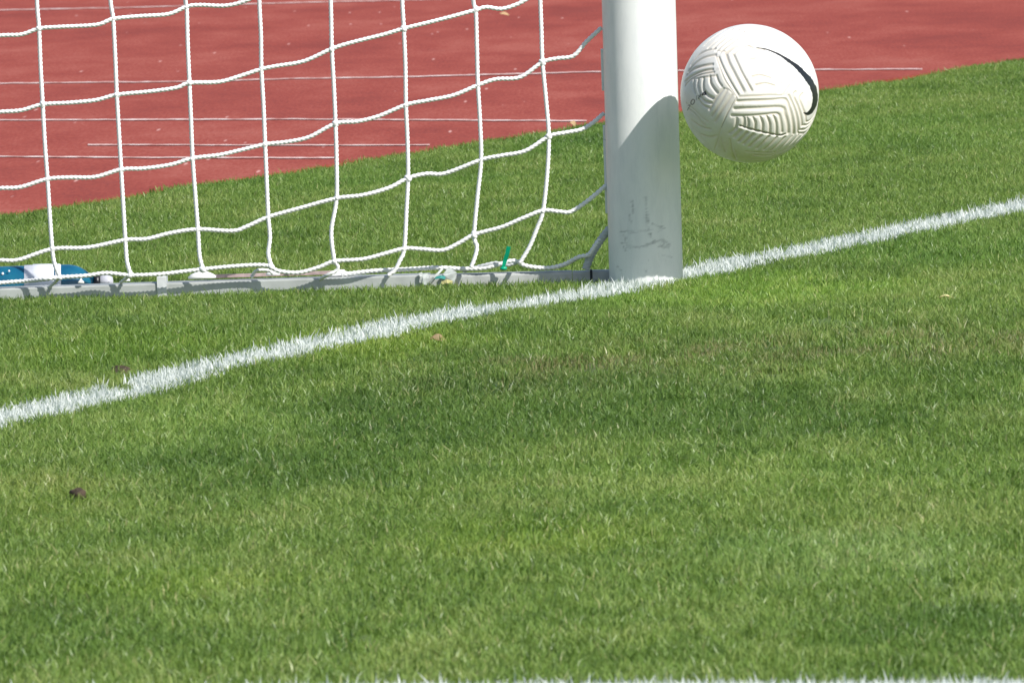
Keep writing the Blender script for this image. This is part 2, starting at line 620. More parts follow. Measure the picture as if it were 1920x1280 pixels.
def nattr(name, typ):
    n = gn.nodes.new('GeometryNodeInputNamedAttribute'); n.data_type = typ
    n.inputs['Name'].default_value = name
    return n.outputs['Attribute']


cx_ = gn.nodes.new('ShaderNodeCombineXYZ')
gn.links.new(nattr('turn', 'FLOAT'), cx_.inputs[2])
gn.links.new(gi.outputs[0], m2p.inputs[0])
gn.links.new(m2p.outputs[0], iop.inputs['Points'])
gn.links.new(ci.outputs[0], iop.inputs['Instance'])
iop.inputs['Pick Instance'].default_value = True
gn.links.new(nattr('pick', 'INT'), iop.inputs['Instance Index'])
gn.links.new(cx_.outputs[0], iop.inputs['Rotation'])
gn.links.new(nattr('size', 'FLOAT'), iop.inputs['Scale'])
gn.links.new(iop.outputs[0], go.inputs[0])
md = grass.modifiers.new('scatter', 'NODES'); md.node_group = gn


def painted_strip(name, x, y, label, cat):
    n = len(x)
    z = turf_h(x, y)
    h = 0.009 + 0.010 * rng.random(n)
    lg = rng.random(n) < 0.06
    h[lg] *= 1.5
    lean = np.abs(rng.normal(0.35, 0.3, n)).clip(0, 1.2)
    v, l, s = blade_arrays(x, y, z - 0.001, h, 0.0014 + 0.0014 * rng.random(n), rng.random(n) * 6.283, lean, rng.random(n) * 6.283)
    me = fast_mesh(name, v, l, s, M_paint, True)
    add_attrs(me, rng.random(n), np.tile([0, 0, .55, .55, 1.0], n))
    o = bpy.data.objects.new(name, me)
    col.objects.link(o)
    tag(o, label, cat, kind='structure')
    return o


# blades of the goal line, thick with white paint
nl = int(24000 * 2 * (LW + .01) * 22)
s_ = -3 + 22 * rng.random(nl)
o_ = (rng.random(nl) * 2 - 1) * (LW + .008)
lx = La[0] + Ld[0] * s_ + Ln[0] * o_
ly = La[1] + Ld[1] * s_ + Ln[1] * o_
ok = (np.abs(o_) < LW + 0.010 * (vnoise(lx * 40, ly * 22, 11) - .5)) & (np.hypot(lx, ly) > 0.064) & (ly < 9)
ok &= ((lx - SOIL_SPOTS[1][0][0]) / .022) ** 2 + ((ly - SOIL_SPOTS[1][0][1]) / .16) ** 2 > 1
thin2 = vnoise(lx * 14, ly * 6, 41)
ok &= rng.random(nl) > 0.42 * thin2
ok &= rng.random(nl) < np.clip((LW + 0.012 - np.abs(o_)) / 0.022, 0, 1)
painted_strip('goal_line', lx[ok], ly[ok], 'white painted goal line of grass blades running past the foot of the post', 'pitch line')

nn = 16000
s_ = -0.5 + 2.0 * rng.random(nn)
o_ = -0.12 * rng.random(nn) + 0.004 * rng.normal(0, 1, nn)
kx = NEAR_A[0] + Nd[0] * s_ + Nn[0] * o_; ky = NEAR_A[1] + Nd[1] * s_ + Nn[1] * o_
painted_strip('near_pitch_line', kx, ky, 'white painted pitch line just showing along the bottom edge of the view', 'pitch line')


# grass fringe close round the bars and post foot (longer, uncut blades)
def fringe(name_pts, dens_n, hmul):
    pass


# ------------------------------------------------------------------ post
def post_mat():
    m, t, b = newmat('post_white_paint')
    tc = t.nodes.new('ShaderNodeTexCoord')
    n1 = noise(t, 1.0, tc.outputs['Object'], 5, 0.7, mul=(60, 60, 14))
    c = ramp(t, n1, [(0.25, (0.70, 0.72, 0.72)), (0.55, (0.80, 0.81, 0.80))])
    n2 = noise(t, 1.0, tc.outputs['Object'], 6, 0.75, mul=(350, 350, 300))
    sep = t.nodes.new('ShaderNodeSeparateXYZ'); t.links.new(tc.outputs['Object'], sep.inputs[0])
    low = t.nodes.new('ShaderNodeMapRange'); low.inputs[1].default_value = 0.0; low.inputs[2].default_value = 0.16
    low.inputs[3].default_value = 1.0; low.inputs[4].default_value = 0.0
    t.links.new(sep.outputs['Z'], low.inputs[0])
    sp = ramp(t, n2, [(0.60, (0, 0, 0)), (0.72, (1, 1, 1))])
    f = math_n(t, 'MULTIPLY', math_n(t, 'MULTIPLY', sp.outputs[0], low.outputs[0]), 0.6)
    c2 = mixc(t, f, c.outputs[0], (0.22, 0.23, 0.21))
    at = t.nodes.new('ShaderNodeAttribute'); at.attribute_name = 'scuff'
    c3 = mixc(t, at.outputs['Fac'], c2, (0.10, 0.11, 0.13))
    t.links.new(c3, b.inputs['Base Color'])
    b.inputs['Roughness'].default_value = 0.38
    b.inputs['Coat Weight'].default_value = 0.15
    return m


M_post = post_mat()
M_white = simple('white_plastic', (0.78, 0.78, 0.77), 0.45, var=0.06)
M_gal = simple('grey_aluminium', (0.42, 0.44, 0.43), 0.5, 0.25, var=0.14, scale=30)
M_gal2 = simple('pale_aluminium', (0.43, 0.44, 0.43), 0.5, 0.2, var=0.14, scale=60)
M_strap = simple('strap_grey', (0.56, 0.58, 0.60), 0.5, var=0.12, scale=90)
M_dark = simple('dark_gap', (0.02, 0.025, 0.03), 0.7)
M_pink = simple('worn_primer', (0.36, 0.27, 0.26), 0.7, var=0.25, scale=90)

goal = empty('football_goal', (0, 0, 0))
tag(goal, 'white round goal post with grey ground bar fixed to its foot', 'goal')
PR = 0.0590
top = V(1197.5, 0, 0); bot = V(1211.5, 519, 0)
leanx = (top[0] - bot[0]) / (top[2] - bot[2])
rows = list(np.arange(-0.03, 0.20, 0.0018)) + list(np.arange(0.20, 2.46, 0.03))
na = 120
pv, ang = [], []
for z in rows:
    for a_ in range(na):
        th = 2 * math.pi * a_ / na
        rr = PR
        d = abs((th - math.radians(118) + math.pi) % (2 * math.pi) - math.pi)   # net groove at the back left
        if d < 0.10: rr -= 0.008 * (1 - (d / 0.10) ** 4)
        pv.append((bot[0] + leanx * z + rr * math.cos(th), rr * math.sin(th), z))
pf = []
for i in range(len(rows) - 1):
    for a_ in range(na):
        b_ = (a_ + 1) % na
        pf.append((i * na + a_, i * na + b_, (i + 1) * na + b_, (i + 1) * na + a_))
pf.append(tuple(range(na - 1, -1, -1)))
pf.append(tuple((len(rows) - 1) * na + k for k in range(na)))
post = mesh_obj('post', pv, pf, M_post, goal, True)
for f_ in (len(pf) - 1, len(pf) - 2): post.data.polygons[f_].use_smooth = False
# scuffs on the front of the post, as stroke shapes in pixels of the photograph turned into metres
ST = [((1165, 434), (1192, 436), 2.2), ((1192, 436), (1222, 431), 1.6), ((1185, 375), (1187, 400), 2.0), ((1211, 370), (1213, 396), 2.0),
      ((1213, 396), (1214, 425), 2.6), ((1214, 425), (1220, 440), 2.6), ((1222, 420), (1246, 428), 1.8), ((1246, 428), (1232, 436), 1.6), ((1170, 442), (1176, 462), 2.4),
      ((1176, 462), (1200, 464), 1.8), ((1205, 462), (1226, 456), 2.6), ((1226, 456), (1240, 450), 3.0), ((1240, 450), (1254, 458), 3.0),
      ((1236, 462), (1252, 464), 2.4), ((1218, 442), (1230, 452), 1.6), ((1180, 402), (1183, 418), 1.3), ((1158, 500), (1166, 508), 1.5), ((1256, 180), (1258, 200), 2.0),
      ((1205, 505), (1212, 509), 1.4), ((1242, 478), (1260, 482), 1.2), ((1166, 455), (1173, 470), 1.8)]
P2 = np.array(pv)
pxs = np.array([project(p, AX) for p in P2[: na * 124]])
val = np.zeros(len(P2))
front = P2[: na * 124, 1] < 0
for (a0, b0, wd) in ST:
    a0 = np.array(a0, float); b0 = np.array(b0, float)
    dd = b0 - a0
    tt = np.clip(((pxs - a0) @ dd) / dd.dot(dd), 0, 1)
    dist = np.linalg.norm(pxs - a0 - tt[:, None] * dd, axis=1)
    jag = 0.55 + 0.9 * vnoise(pxs[:, 0] * 0.45, pxs[:, 1] * 0.45, 61)
    m_ = np.clip((wd * 1.3 * jag * (vnoise(pxs[:, 0] * .16, pxs[:, 1] * .5, 71) * 1.5) - dist) / 2.6 + 0.25, 0, 1) * front
    val[: na * 124] = np.maximum(val[: na * 124], m_ * 0.55 * (0.4 + 0.6 * vnoise(pxs[:, 0] * .2, pxs[:, 1] * .2, 77)))
at_ = post.data.attributes.new('scuff', 'FLOAT', 'POINT')
at_.data.foreach_set('value', val.astype(np.float32))


def bevel_bar(name, a0, a1, y0, y1, z0, z1, mat, parent, bev=0.004, segs=1, caps=True):
    """rectangular tube with rounded edges, from a0 to a1 in x; y and z limits may be (start, end)"""
    def lim(v, t): return v[0] + (v[1] - v[0]) * t if isinstance(v, tuple) else v
    vs_, fs_ = [], []
    ring = []
    for cx2, cy2, st in ((1, -1, -90), (1, 1, 0), (-1, 1, 90), (-1, -1, 180)):
        for k in range(4):
            ring.append((cx2, cy2, math.radians(st + 30 * k)))
    R_ = len(ring)
    for i in range(segs + 1):
        t = i / segs
        x = a0 + (a1 - a0) * t
        ya, yb, za, zb = lim(y0, t), lim(y1, t), lim(z0, t), lim(z1, t)
        cyy, czz, hy, hz = (ya + yb) / 2, (za + zb) / 2, (yb - ya) / 2 - bev, (zb - za) / 2 - bev
        for (c1, c2, an) in ring:
            vs_.append((x, cyy + c1 * hy + bev * math.cos(an), czz + c2 * hz + bev * math.sin(an)))
    for i in range(segs):
        for k in range(R_):
            k2 = (k + 1) % R_
            fs_.append((i * R_ + k, i * R_ + k2, (i + 1) * R_ + k2, (i + 1) * R_ + k))
    if caps:
        fs_.append(tuple(range(R_ - 1, -1, -1)))
        fs_.append(tuple(segs * R_ + k for k in range(R_)))
    o = mesh_obj(name, vs_, fs_, mat, parent, True)
    o.data.polygons.foreach_set('use_smooth', [False] * len(o.data.polygons))
    return o


# ground bar: top front edge traced, front face about 36 mm behind the post's axis
YB = 0.034
def bz(px, py, y=YB): p = V(px, py, y); return p[0], p[2]
xl, zl = bz(-700, 563)
xm, zm = bz(806, 514)
bevel_bar('ground_bar', xl, xm, YB, YB + 0.085, (zl - 0.055, zm - 0.055), (zl, zm), M_gal, goal, 0.003)
xa, za = bz(845, 510); xb_, zb_ = bz(1072, 508)
bevel_bar('bar_sleeve', xm - 0.004, xb_, YB + 0.004, YB + 0.055, (zm - 0.055, zb_ - 0.05), (zm - 0.001, zb_), M_gal2, goal, 0.005)
xc, zc = bz(1106, 507)
bevel_bar('bar_sleeve', xb_ + 0.001, xc, YB + 0.007, YB + 0.052, zb_ - 0.05, zb_ - 0.001, M_gal2, goal, 0.004)
bevel_bar('joint_gap_shade', xc, xc + 0.004, YB + 0.006, YB + 0.054, zb_ - 0.05, zb_ + 0.0005, M_dark, goal, 0.001)  # near-black block standing for the shade in the open gap, no real seal
bevel_bar('corner_bracket', xc + 0.004, -0.035, YB + 0.007, YB + 0.05, zb_ - 0.05, zb_ - 0.0005, M_gal2, goal, 0.003)
# worn reddish lip along the top of the bar
x0, z0 = bz(395, 519); x1, z1 = bz(640, 511)
bevel_bar('worn_lip', x0, x1, YB + 0.052, YB + 0.066, (z0 - .004, z1 - .004), (z0 + 0.0018, z1 + 0.0018), M_pink, goal, 0.001)
# strap round the bar
x0, z0 = bz(303, 522)
bevel_bar('strap', x0 - 0.0075, x0 + 0.0075, YB - 0.003, YB + 0.088, z0 - 0.052, z0 + 0.004, M_strap, goal, 0.002)


def lathe(profile, axis='z', n=24):
    vs_, fs_ = [], []
    for (rr, zz) in profile:
        for k in range(n):
            th = 2 * math.pi * k / n
            p = (rr * math.cos(th), rr * math.sin(th), zz)
            if axis == 'x': p = (p[2], p[0], p[1])
            vs_.append(p)
    for i in range(len(profile) - 1):
        for k in range(n):
            k2 = (k + 1) % n
            f4 = (i * n + k, i * n + k2, (i + 1) * n + k2, (i + 1) * n + k)
            fs_.append(f4 if axis == 'z' else f4)
    fs_.append(tuple(range(n - 1, -1, -1)))
    fs_.append(tuple((len(profile) - 1) * n + k for k in range(n)))
    return vs_, fs_


def blob(name, px, py, y, rx, ry, rz, mat, parent, lump=0.25, seed=0):
    """small irregular rounded lump"""
    vs_, fs_ = [], []
    nu, nv = 12, 8
    for i in range(nv + 1):
        ph = math.pi * i / nv
        for k in range(nu):
            th = 2 * math.pi * k / nu
            q = 1 + lump * (float(vnoise(th * 1.3 + seed, ph * 1.7, seed)) - .5) * 2 * math.sin(ph)
            vs_.append((rx * q * math.sin(ph) * math.cos(th), ry * q * math.sin(ph) * math.sin(th), rz * q * math.cos(ph)))
    for i in range(nv):
        for k in range(nu):
            k2 = (k + 1) % nu
            fs_.append((i * nu + k, (i + 1) * nu + k, (i + 1) * nu + k2, i * nu + k2))
    c = V(px, py, y)
    return mesh_obj(name, vs_, fs_, mat, parent, True, c)


# hooks that hold the net on the bar
def hook(px, py, y, w_, h_, seed, low=True):
    c = V(px, py, y)
    prof = [(w_ * .5, 0), (w_ * .52, h_ * .18), (w_ * .40, h_ * .42), (w_ * .22, h_ * .62), (w_ * .12, h_ * .8), (w_ * .10, h_)]
    vs_, fs_ = lathe(prof, n=16)
    vs_ = [(v[0], v[1] * .5, v[2]) for v in vs_]
    return mesh_obj('net_hook', vs_, fs_, M_white, goal, True, c)


hook(379, 522, YB + .02, .044, .017, 1)
hook(512, 516, YB + .02, .022, .012, 2)
hook(237, 527, YB + .02, .012, .009, 3)
hook(152, 531, YB - .004, .010, .008, 4)
hook(640, 517, YB + .03, .050, .010, 5)
# channel clips at the back left of the post
for (ya, yb) in ((92, 170), (235, 262), (262, 400)):
    pa, pb = V(1126.5 + ya * .028, ya, .03), V(1126.5 + yb * .028, yb, .03)
    bevel_bar('net_channel', pa[0] - .0025, pa[0] + .006, .014, .045, pb[2], pa[2], M_post, goal, .002)


# ------------------------------------------------------------------ net
def catmull(P, step):
    P = np.asarray(P, float)
    Q = np.vstack([2 * P[0] - P[1], P, 2 * P[-1] - P[-2]])
    out = []
    for i in range(1, len(Q) - 2):
        p0, p1, p2, p3 = Q[i - 1:i + 3]
        n = max(2, int(np.linalg.norm(p2 - p1) / step))
        for k in range(n):
            t = k / n
            out.append(0.5 * ((2 * p1) + (-p0 + p2) * t + (2 * p0 - 5 * p1 + 4 * p2 - p3) * t * t + (-p0 + 3 * p1 - 3 * p2 + p3) * t ** 3))
    out.append(P[-1])
    return np.array(out)


def rope_mesh(P, rad, twist=0.021, lobes=3, depth=0.19, step=0.0019, nseg=12):
    C = catmull(P, step)
    T = np.gradient(C, axis=0)
    T /= np.linalg.norm(T, axis=1)[:, None]
    ref = np.array([0, 1.0, 0])
    vs_, fs_ = [], []
    s = 0
    for i in range(len(C)):
        if i: s += np.linalg.norm(C[i] - C[i - 1])
        A = np.cross(T[i], ref); A /= np.linalg.norm(A); B = np.cross(T[i], A)
        ph = 2 * math.pi * s / twist
        for k in range(nseg):
            th = 2 * math.pi * k / nseg
            rr = rad * (1 + depth * math.cos(lobes * (th - ph)))
            vs_.append(C[i] + rr * (A * math.cos(th) + B * math.sin(th)))
    for i in range(len(C) - 1):
        for k in range(nseg):
            k2 = (k + 1) % nseg
            fs_.append((i * nseg + k, i * nseg + k2, (i + 1) * nseg + k2, (i + 1) * nseg + k))
    fs_.append(tuple(range(nseg - 1, -1, -1)))
    fs_.append(tuple((len(C) - 1) * nseg + k for k in range(nseg)))
    return vs_, fs_


M_net = simple('net_cord_white', (0.80, 0.80, 0.80), 0.7, var=0.05, scale=120)
M_tie = simple('grey_tie_cord', (0.48, 0.50, 0.52), 0.7, var=0.1, scale=120)
net = empty('goal_net', (0, 0, 0))
tag(net, 'white square mesh goal net of twisted cord hanging left of the post', 'goal net')


def ynet(px, py):                       # the net hangs almost in one plane, swaying a little in and out
    base = 0.004 + 0.014 * float(vnoise(px * 0.006, py * 0.006, 91))
    k = min(max((py - 420) / 90.0, 0), 1)
    return base * (1 - k) + (YB - 0.026) * k * k + base * (k - k * k)


def W(p):
    return V(p[0], p[1], p[2] if len(p) > 2 else ynet(p[0], p[1]))


def cord(pts, rad=0.0032, name='cord', mat=None, parent=None, **kw):
    vs_, fs_ = rope_mesh([W(p) for p in pts], rad, **kw)
    return mesh_obj(name, vs_, fs_, mat or M_net, parent or net, True)


COLS = [
    [(55, -300), (64, -145), (69, 0), (73, 52), (76, 125), (80, 197), (84, 270), (89, 337), (93, 400), (98, 468), (103, 497), (112, 519)],
    [(192, -300), (200, -110), (207, 0), (212, 36), (216, 110), (219, 180), (223, 250), (227, 318), (231, 385), (235, 450), (238, 490), (245, 514)],
    [(333, -300), (342, -125), (348, 0), (350, 14), (352, 85), (355, 155), (358, 225), (361, 297), (366, 365), (371, 430), (374, 478), (380, 503)],
    [(473, -300), (481, -150), (486, 0), (489, 65), (490, 128), (494, 200), (497, 271), (500, 340), (503, 406), (506, 445), (503, 475), (508, 497)],
    [(610, -300), (616, -150), (620, 0), (621, 46), (622, 92), (626, 165), (629, 232), (631, 300), (631, 372), (622, 425), (622, 455), (627, 489)],
    [(746, -300), (751, -100), (754, 0), (757, 54), (760, 125), (761, 197), (764, 265), (765, 335), (762, 395), (758, 466), (749, 490), (740, 507), (727, 517)],
    [(880, -300), (884, -130), (888, 0), (892, 19), (894, 85), (896, 158), (900, 230), (902, 300), (895, 370), (889, 440), (894, 462), (891, 480), (883, 502)],
    [(1002, -300), (1009, -130), (1013, 0), (1015, 55), (1017, 116), (1024, 190), (1029, 256), (1026, 325), (1018, 396), (1008, 425), (993, 462), (974, 494)],
    [(-82, -300), (-76, -130), (-70, 0), (-64, 66), (-58, 220), (-50, 363), (-42, 490), (-30, 534)],
    [(-222, -300), (-216, -100), (-210, 10), (-200, 230), (-190, 375), (-180, 505), (-172, 540)],
]
ROWS = [
    [(-320, 95), (-205, 88), (-140, 78), (-66, 74), (0, 67), (40, 65), (73, 54), (110, 51), (180, 47), (212, 36), (260, 31), (315, 27), (350, 13), (375, 10), (425, 11), (465, 0), (485, -14), (550, -24), (620, -47), (690, -60), (752, -92), (820, -105), (886, -126), (950, -135), (1009, -165), (1080, -185), (1120, -225)],
    [(-320, 245), (-200, 232), (-130, 228), (-60, 214), (0, 210), (40, 207), (80, 196), (130, 193), (180, 188), (219, 178), (280, 172), (330, 165), (355, 156), (410, 154), (450, 143), (490, 130), (520, 124), (570, 115), (622, 92), (660, 80), (720, 65), (757, 54), (810, 41), (860, 28), (892, 19), (912, 14), (940, 17), (968, 9), (990, -3), (1013, -22), (1070, -40), (1118, -90)],
    [(-320, 388), (-192, 372), (-120, 371), (-52, 358), (0, 353), (38, 351), (88, 336), (130, 333), (178, 332), (227, 318), (270, 316), (320, 309), (361, 297), (410, 291), (450, 282), (497, 271), (540, 266), (580, 257), (629, 232), (670, 228), (710, 218), (761, 197), (800, 189), (850, 179), (896, 160), (930, 149), (975, 145), (1017, 117), (1045, 110), (1075, 105), (1100, 78), (1128, 52)],
    [(-320, 520), (-182, 503), (-110, 502), (-44, 489), (0, 488), (35, 487), (98, 467), (165, 464), (235, 450), (275, 448), (320, 437), (371, 430), (435, 433), (462, 425), (503, 407), (560, 391), (631, 372), (680, 366), (730, 352), (765, 334), (800, 326), (835, 325), (902, 300), (940, 292), (985, 283), (1029, 256), (1060, 249), (1090, 243), (1112, 230), (1133, 212)],
    [(-320, 536), (-172, 541), (-100, 538), (-30, 534), (0, 530, YB - .004), (45, 527, YB - .004), (85, 523), (112, 520), (160, 517), (200, 512), (245, 516), (300, 514), (345, 509), (380, 505), (430, 500), (478, 497), (505, 499), (522, 508), (560, 511), (598, 501), (627, 490), (680, 486), (720, 476), (758, 466), (790, 467), (830, 469), (860, 456), (889, 440), (940, 426), (978, 410), (1018, 395), (1050, 397), (1070, 397), (1100, 378), (1136, 348)],
]
for c in COLS: cord(c)
for c in ROWS: cord(c)
# selvage rope lying along the bar, then up to the post
cord([(640, 515, YB + .012), (700, 508, YB + .01), (760, 505, YB + .01), (820, 502, YB + .006), (870, 504, YB + .004), (905, 503, YB), (935, 496, YB), (963, 489, YB), (985, 498, YB), (1010, 502, YB), (1034, 502, YB), (1060, 495, YB), (1085, 482, YB - .01), (1104, 477, YB - .015), (1120, 455, YB - .02), (1142, 428, YB - .02)], 0.0034, name='selvage_cord')
cord([(1098, 505, .03), (1104, 488, .028), (1112, 472, .022), (1126, 450, .016), (1143, 428, .01)], 0.0060, name='tie_cord', mat=M_tie, depth=.12)
cord([(868, 508, YB + .01), (905, 498, YB), (930, 493, YB), (950, 497, YB), (970, 492, YB)], 0.0028, name='loose_cord', mat=M_tie)
cord([(472, 518, YB + .02), (480, 508, YB), (492, 506, YB), (506, 508, YB), (512, 514, YB)], 0.0026, name='loose_cord')
cord([(627, 491), (634, 500), (630, 508), (615, 515), (600, 523, YB - .006)], 0.0028, name='loose_cord')
cord([(112, 519), (104, 528, YB - .01), (90, 540, YB + .004)], 0.0026, name='loose_cord')
cord([(245, 515), (236, 522, YB - .008), (226, 530, YB + .004)], 0.0026, name='loose_cord')
# knots
kme = None
def dist_knots():
    for r_ in ROWS[:4]:
        rp = catmull([(p[0], p[1], 0) for p in r_], 3)
        for c in COLS:
            cp = catmull([(p[0], p[1], 0) for p in c], 3)
            dd = np.linalg.norm(rp[:, None, :2] - cp[None, :, :2], axis=2)
            k = np.unravel_index(dd.argmin(), dd.shape)
            if dd.min() < 6: yield rp[k[0]][:2]
    for c in COLS:
        rp = catmull([(p[0], p[1], 0) for p in ROWS[4]], 3); cp = catmull([(p[0], p[1], 0) for p in c], 3)
        dd = np.linalg.norm(rp[:, None, :2] - cp[None, :, :2], axis=2); k = np.unravel_index(dd.argmin(), dd.shape)
        if dd.min() < 8: yield rp[k[0]][:2]


for j, p in enumerate(dist_knots()):
    if kme is None:
        o = blob('knot', p[0], p[1], ynet(*p), 0.0056, 0.0050, 0.0058, M_net, net, 0.3, 5)
        kme = o
    else:
        o = kme.copy(); col.objects.link(o); o.parent = net
        o.location = W(p)
    o.rotation_euler = (0, random.uniform(0, 6.28), random.uniform(-.5, .5))
    q = random.uniform(.85, 1.12)
    o.scale = (q, q, q * random.uniform(.9, 1.1))


# ------------------------------------------------------------------ ball
BY = -0.150
bc = V(1405.5, 175.5, BY)
BR = 129.5 / FPX * (D + BY)


def ico(sub):
    import bmesh
    bm = bmesh.new()
    bmesh.ops.create_icosphere(bm, subdivisions=sub, radius=1.0)
    v = np.array([x.co[:] for x in bm.verts])
    f3 = np.array([[q.index for q in x.verts] for x in bm.faces])
    bm.free()
    return v, f3


bvv, bff = ico(8)
K = 4.128


def sph(cx, cy):                        # place on the near half of the ball, from the ball's picture
    u_ = (cx - 683) / (K * 129.5); w_ = -(cy - 642) / (K * 129.5)
    r2 = u_ * u_ + w_ * w_
    if r2 > 0.985:
        q = math.sqrt(0.985 / r2); u_ *= q; w_ *= q; r2 = 0.985
    return np.array([u_, -math.sqrt(1 - r2), w_])


# (points, half width in picture units, depth)
GR = [
    # seams
    ([(430, 330), (460, 430), (495, 530), (577, 656), (540, 720), (500, 790), (455, 890), (430, 970), (400, 1065)], 5, .6),
    ([(430, 300), (470, 300), (520, 310)], 5, .5),
    # upper left fan
    ([(238, 405), (300, 330), (360, 298), (425, 283)], 9, 1), ([(215, 455), (280, 385), (340, 350), (425, 330)], 9, 1),
    ([(205, 480), (250, 440), (320, 415), (400, 402)], 10, 1), ([(190, 530), (240, 490), (320, 455), (400, 440)], 9, 1),
    ([(190, 560), (235, 515), (300, 482), (410, 462)], 8, .7),
    # upper chevrons
    ([(350, 255), (430, 190), (520, 135)], 8, .8), ([(375, 275), (450, 215), (560, 140)], 8, .9), ([(405, 285), (490, 215), (610, 145)], 9, 1), ([(435, 298), (530, 220), (650, 160)], 9, 1),
    ([(465, 308), (560, 235), (690, 170)], 9, 1), ([(500, 318), (590, 255), (740, 190)], 8, .9),
    ([(450, 350), (480, 430), (520, 515), (590, 640)], 9, .9),
    ([(505, 330), (525, 395), (560, 470), (630, 612)], 13, 1.2), ([(560, 330), (590, 400), (625, 480), (692, 608)], 11, 1.2),
    ([(505, 330), (560, 285), (640, 250), (760, 215)], 8, .8), ([(560, 330), (600, 300), (680, 265), (720, 285), (800, 300)], 8, .8),
    # inner panel hints
    ([(705, 505), (760, 495), (840, 520)], 9, .7), ([(730, 570), (800, 560), (870, 580)], 9, .7), ([(930, 560), (905, 630)], 8, .5), ([(990, 580), (940, 650)], 8, .5),
    ([(690, 370), (735, 360)], 9, .4),
    # horizontal bars of the lower panel and their right arms
    ([(600, 655), (800, 652), (960, 650), (1000, 570), (1060, 500)], 8, .5),
    ([(585, 692), (700, 690), (850, 690), (955, 690), (985, 760), (1005, 850), (1010, 960)], 12, 1.2),
    ([(562, 748), (700, 748), (920, 750), (950, 810), (968, 890), (968, 950)], 12, 1.2),
    ([(540, 800), (650, 805), (800, 800), (890, 798), (912, 850), (920, 940)], 10, 1.0),
    ([(980, 660), (1015, 740), (1040, 830), (1045, 950)], 11, 1.1), ([(1035, 635), (1020, 670), (1055, 760), (1075, 850), (1078, 900)], 10, 1.0),
    ([(1090, 650), (1065, 690), (1090, 770), (1110, 830)], 9, .8),
    # short upright ribs
    ([(575, 820), (570, 870), (560, 905)], 10, 1), ([(628, 815), (632, 850), (625, 885)], 13, 1.2), ([(655, 820), (662, 860), (655, 900)], 9, 1), ([(700, 818), (716, 860), (712, 915)], 9, 1.2), ([(755, 815), (772, 870), (768, 935)], 9, 1.2),
    ([(806, 812), (826, 870), (824, 945)], 9, 1.2), ([(858, 812), (876, 870), (876, 955)], 9, 1.2),
    # dark seam
    ([(600, 880), (690, 912), (790, 940), (900, 965), (948, 958)], 8, 1.4),
    # slanted ribs below
    ([(560, 900), (520, 935)], 11, .9), ([(600, 920), (555, 965)], 12, 1), ([(650, 935), (585, 1000)], 11, 1.1), ([(700, 950), (640, 1005), (625, 1020)], 11, 1.1), ([(760, 960), (700, 1015), (665, 1045)], 10, 1.1), ([(820, 968), (760, 1030), (725, 1060)], 10, 1.1),
    ([(880, 978), (820, 1040), (780, 1072)], 9, 1.1), ([(940, 980), (880, 1045), (835, 1082)], 9, 1.1), ([(1000, 975), (930, 1045), (885, 1088)], 8, 1.1), ([(1050, 970), (985, 1035), (930, 1085)], 8, 1), ([(1100, 955), (1035, 1015), (980, 1070)], 8, 1),
    ([(1060, 930), (1110, 925), (1160, 880), (1200, 830)], 9, 1), ([(1050, 955), (1110, 950), (1165, 915), (1195, 875)], 8, 1), ([(1080, 895), (1130, 890), (1180, 845), (1205, 790)], 9, 1),
    ([(1110, 835), (1115, 870), (1160, 845), (1200, 780)], 8, .8),
    # left panel ribs
    ([(258, 515), (250, 570), (262, 620)], 8, 1), ([(290, 515), (285, 560), (300, 620)], 9, 1.1), ([(330, 505), (325, 560), (330, 600), (360, 640), (395, 660)], 10, 1.2), ([(378, 495), (382, 545), (410, 595), (430, 620)], 10, 1.2), ([(428, 490), (440, 530), (465, 570)], 9, 1),
    ([(300, 640), (330, 680), (385, 700)], 9, 1.1), ([(290, 670), (320, 715), (365, 735)], 9, 1), ([(420, 490), (330, 500), (250, 512)], 7, .5),
    ([(510, 600), (450, 700), (385, 800)], 9, .7), ([(545, 640), (480, 730), (410, 840)], 10, .8), ([(480, 590), (430, 650), (370, 750)], 9, .8), ([(480, 590), (520, 600), (560, 640)], 6, .4),
    ([(215, 745), (260, 790), (330, 870)], 9, .8), ([(195, 700), (260, 760), (350, 840)], 8, .7), ([(230, 830), (300, 880), (370, 900)], 9, .8), ([(300, 940), (370, 960), (420, 950)], 8, .6), ([(520, 985), (540, 1090), (560, 1140)], 8, .7), ([(450, 970), (480, 1080)], 8, .6),
    ([(700, 1110), (800, 1120), (900, 1100), (1010, 1045)], 8, .8), ([(640, 1080), (760, 1095), (860, 1095)], 8, .6), ([(640, 1140), (760, 1150), (860, 1130)], 7, .7),
]


def dist_poly(Vs, pts, idx=None):
    """angular-ish distance from unit vectors to a chain on the sphere, in picture units"""
    Cc = np.array([sph(*p) for p in pts])
    # smooth the chain
    Cc = catmull(Cc, 0.03) if len(Cc) > 2 else Cc
    Cc /= np.linalg.norm(Cc, axis=1)[:, None]
    best = np.full(len(Vs), 9.0); along = np.zeros(len(Vs))
    L = np.concatenate([[0], np.cumsum(np.linalg.norm(np.diff(Cc, axis=0), axis=1))])
    for i in range(len(Cc) - 1):
        a0, d0 = Cc[i], Cc[i + 1] - Cc[i]
        t = np.clip(((Vs - a0) @ d0) / d0.dot(d0), 0, 1)
        dd = np.linalg.norm(Vs - a0 - t[:, None] * d0, axis=1)
        m_ = dd < best
        best[m_] = dd[m_]; along[m_] = (L[i] + t[m_] * (L[i + 1] - L[i])) / L[-1]
    return best * 129.5 * K, along


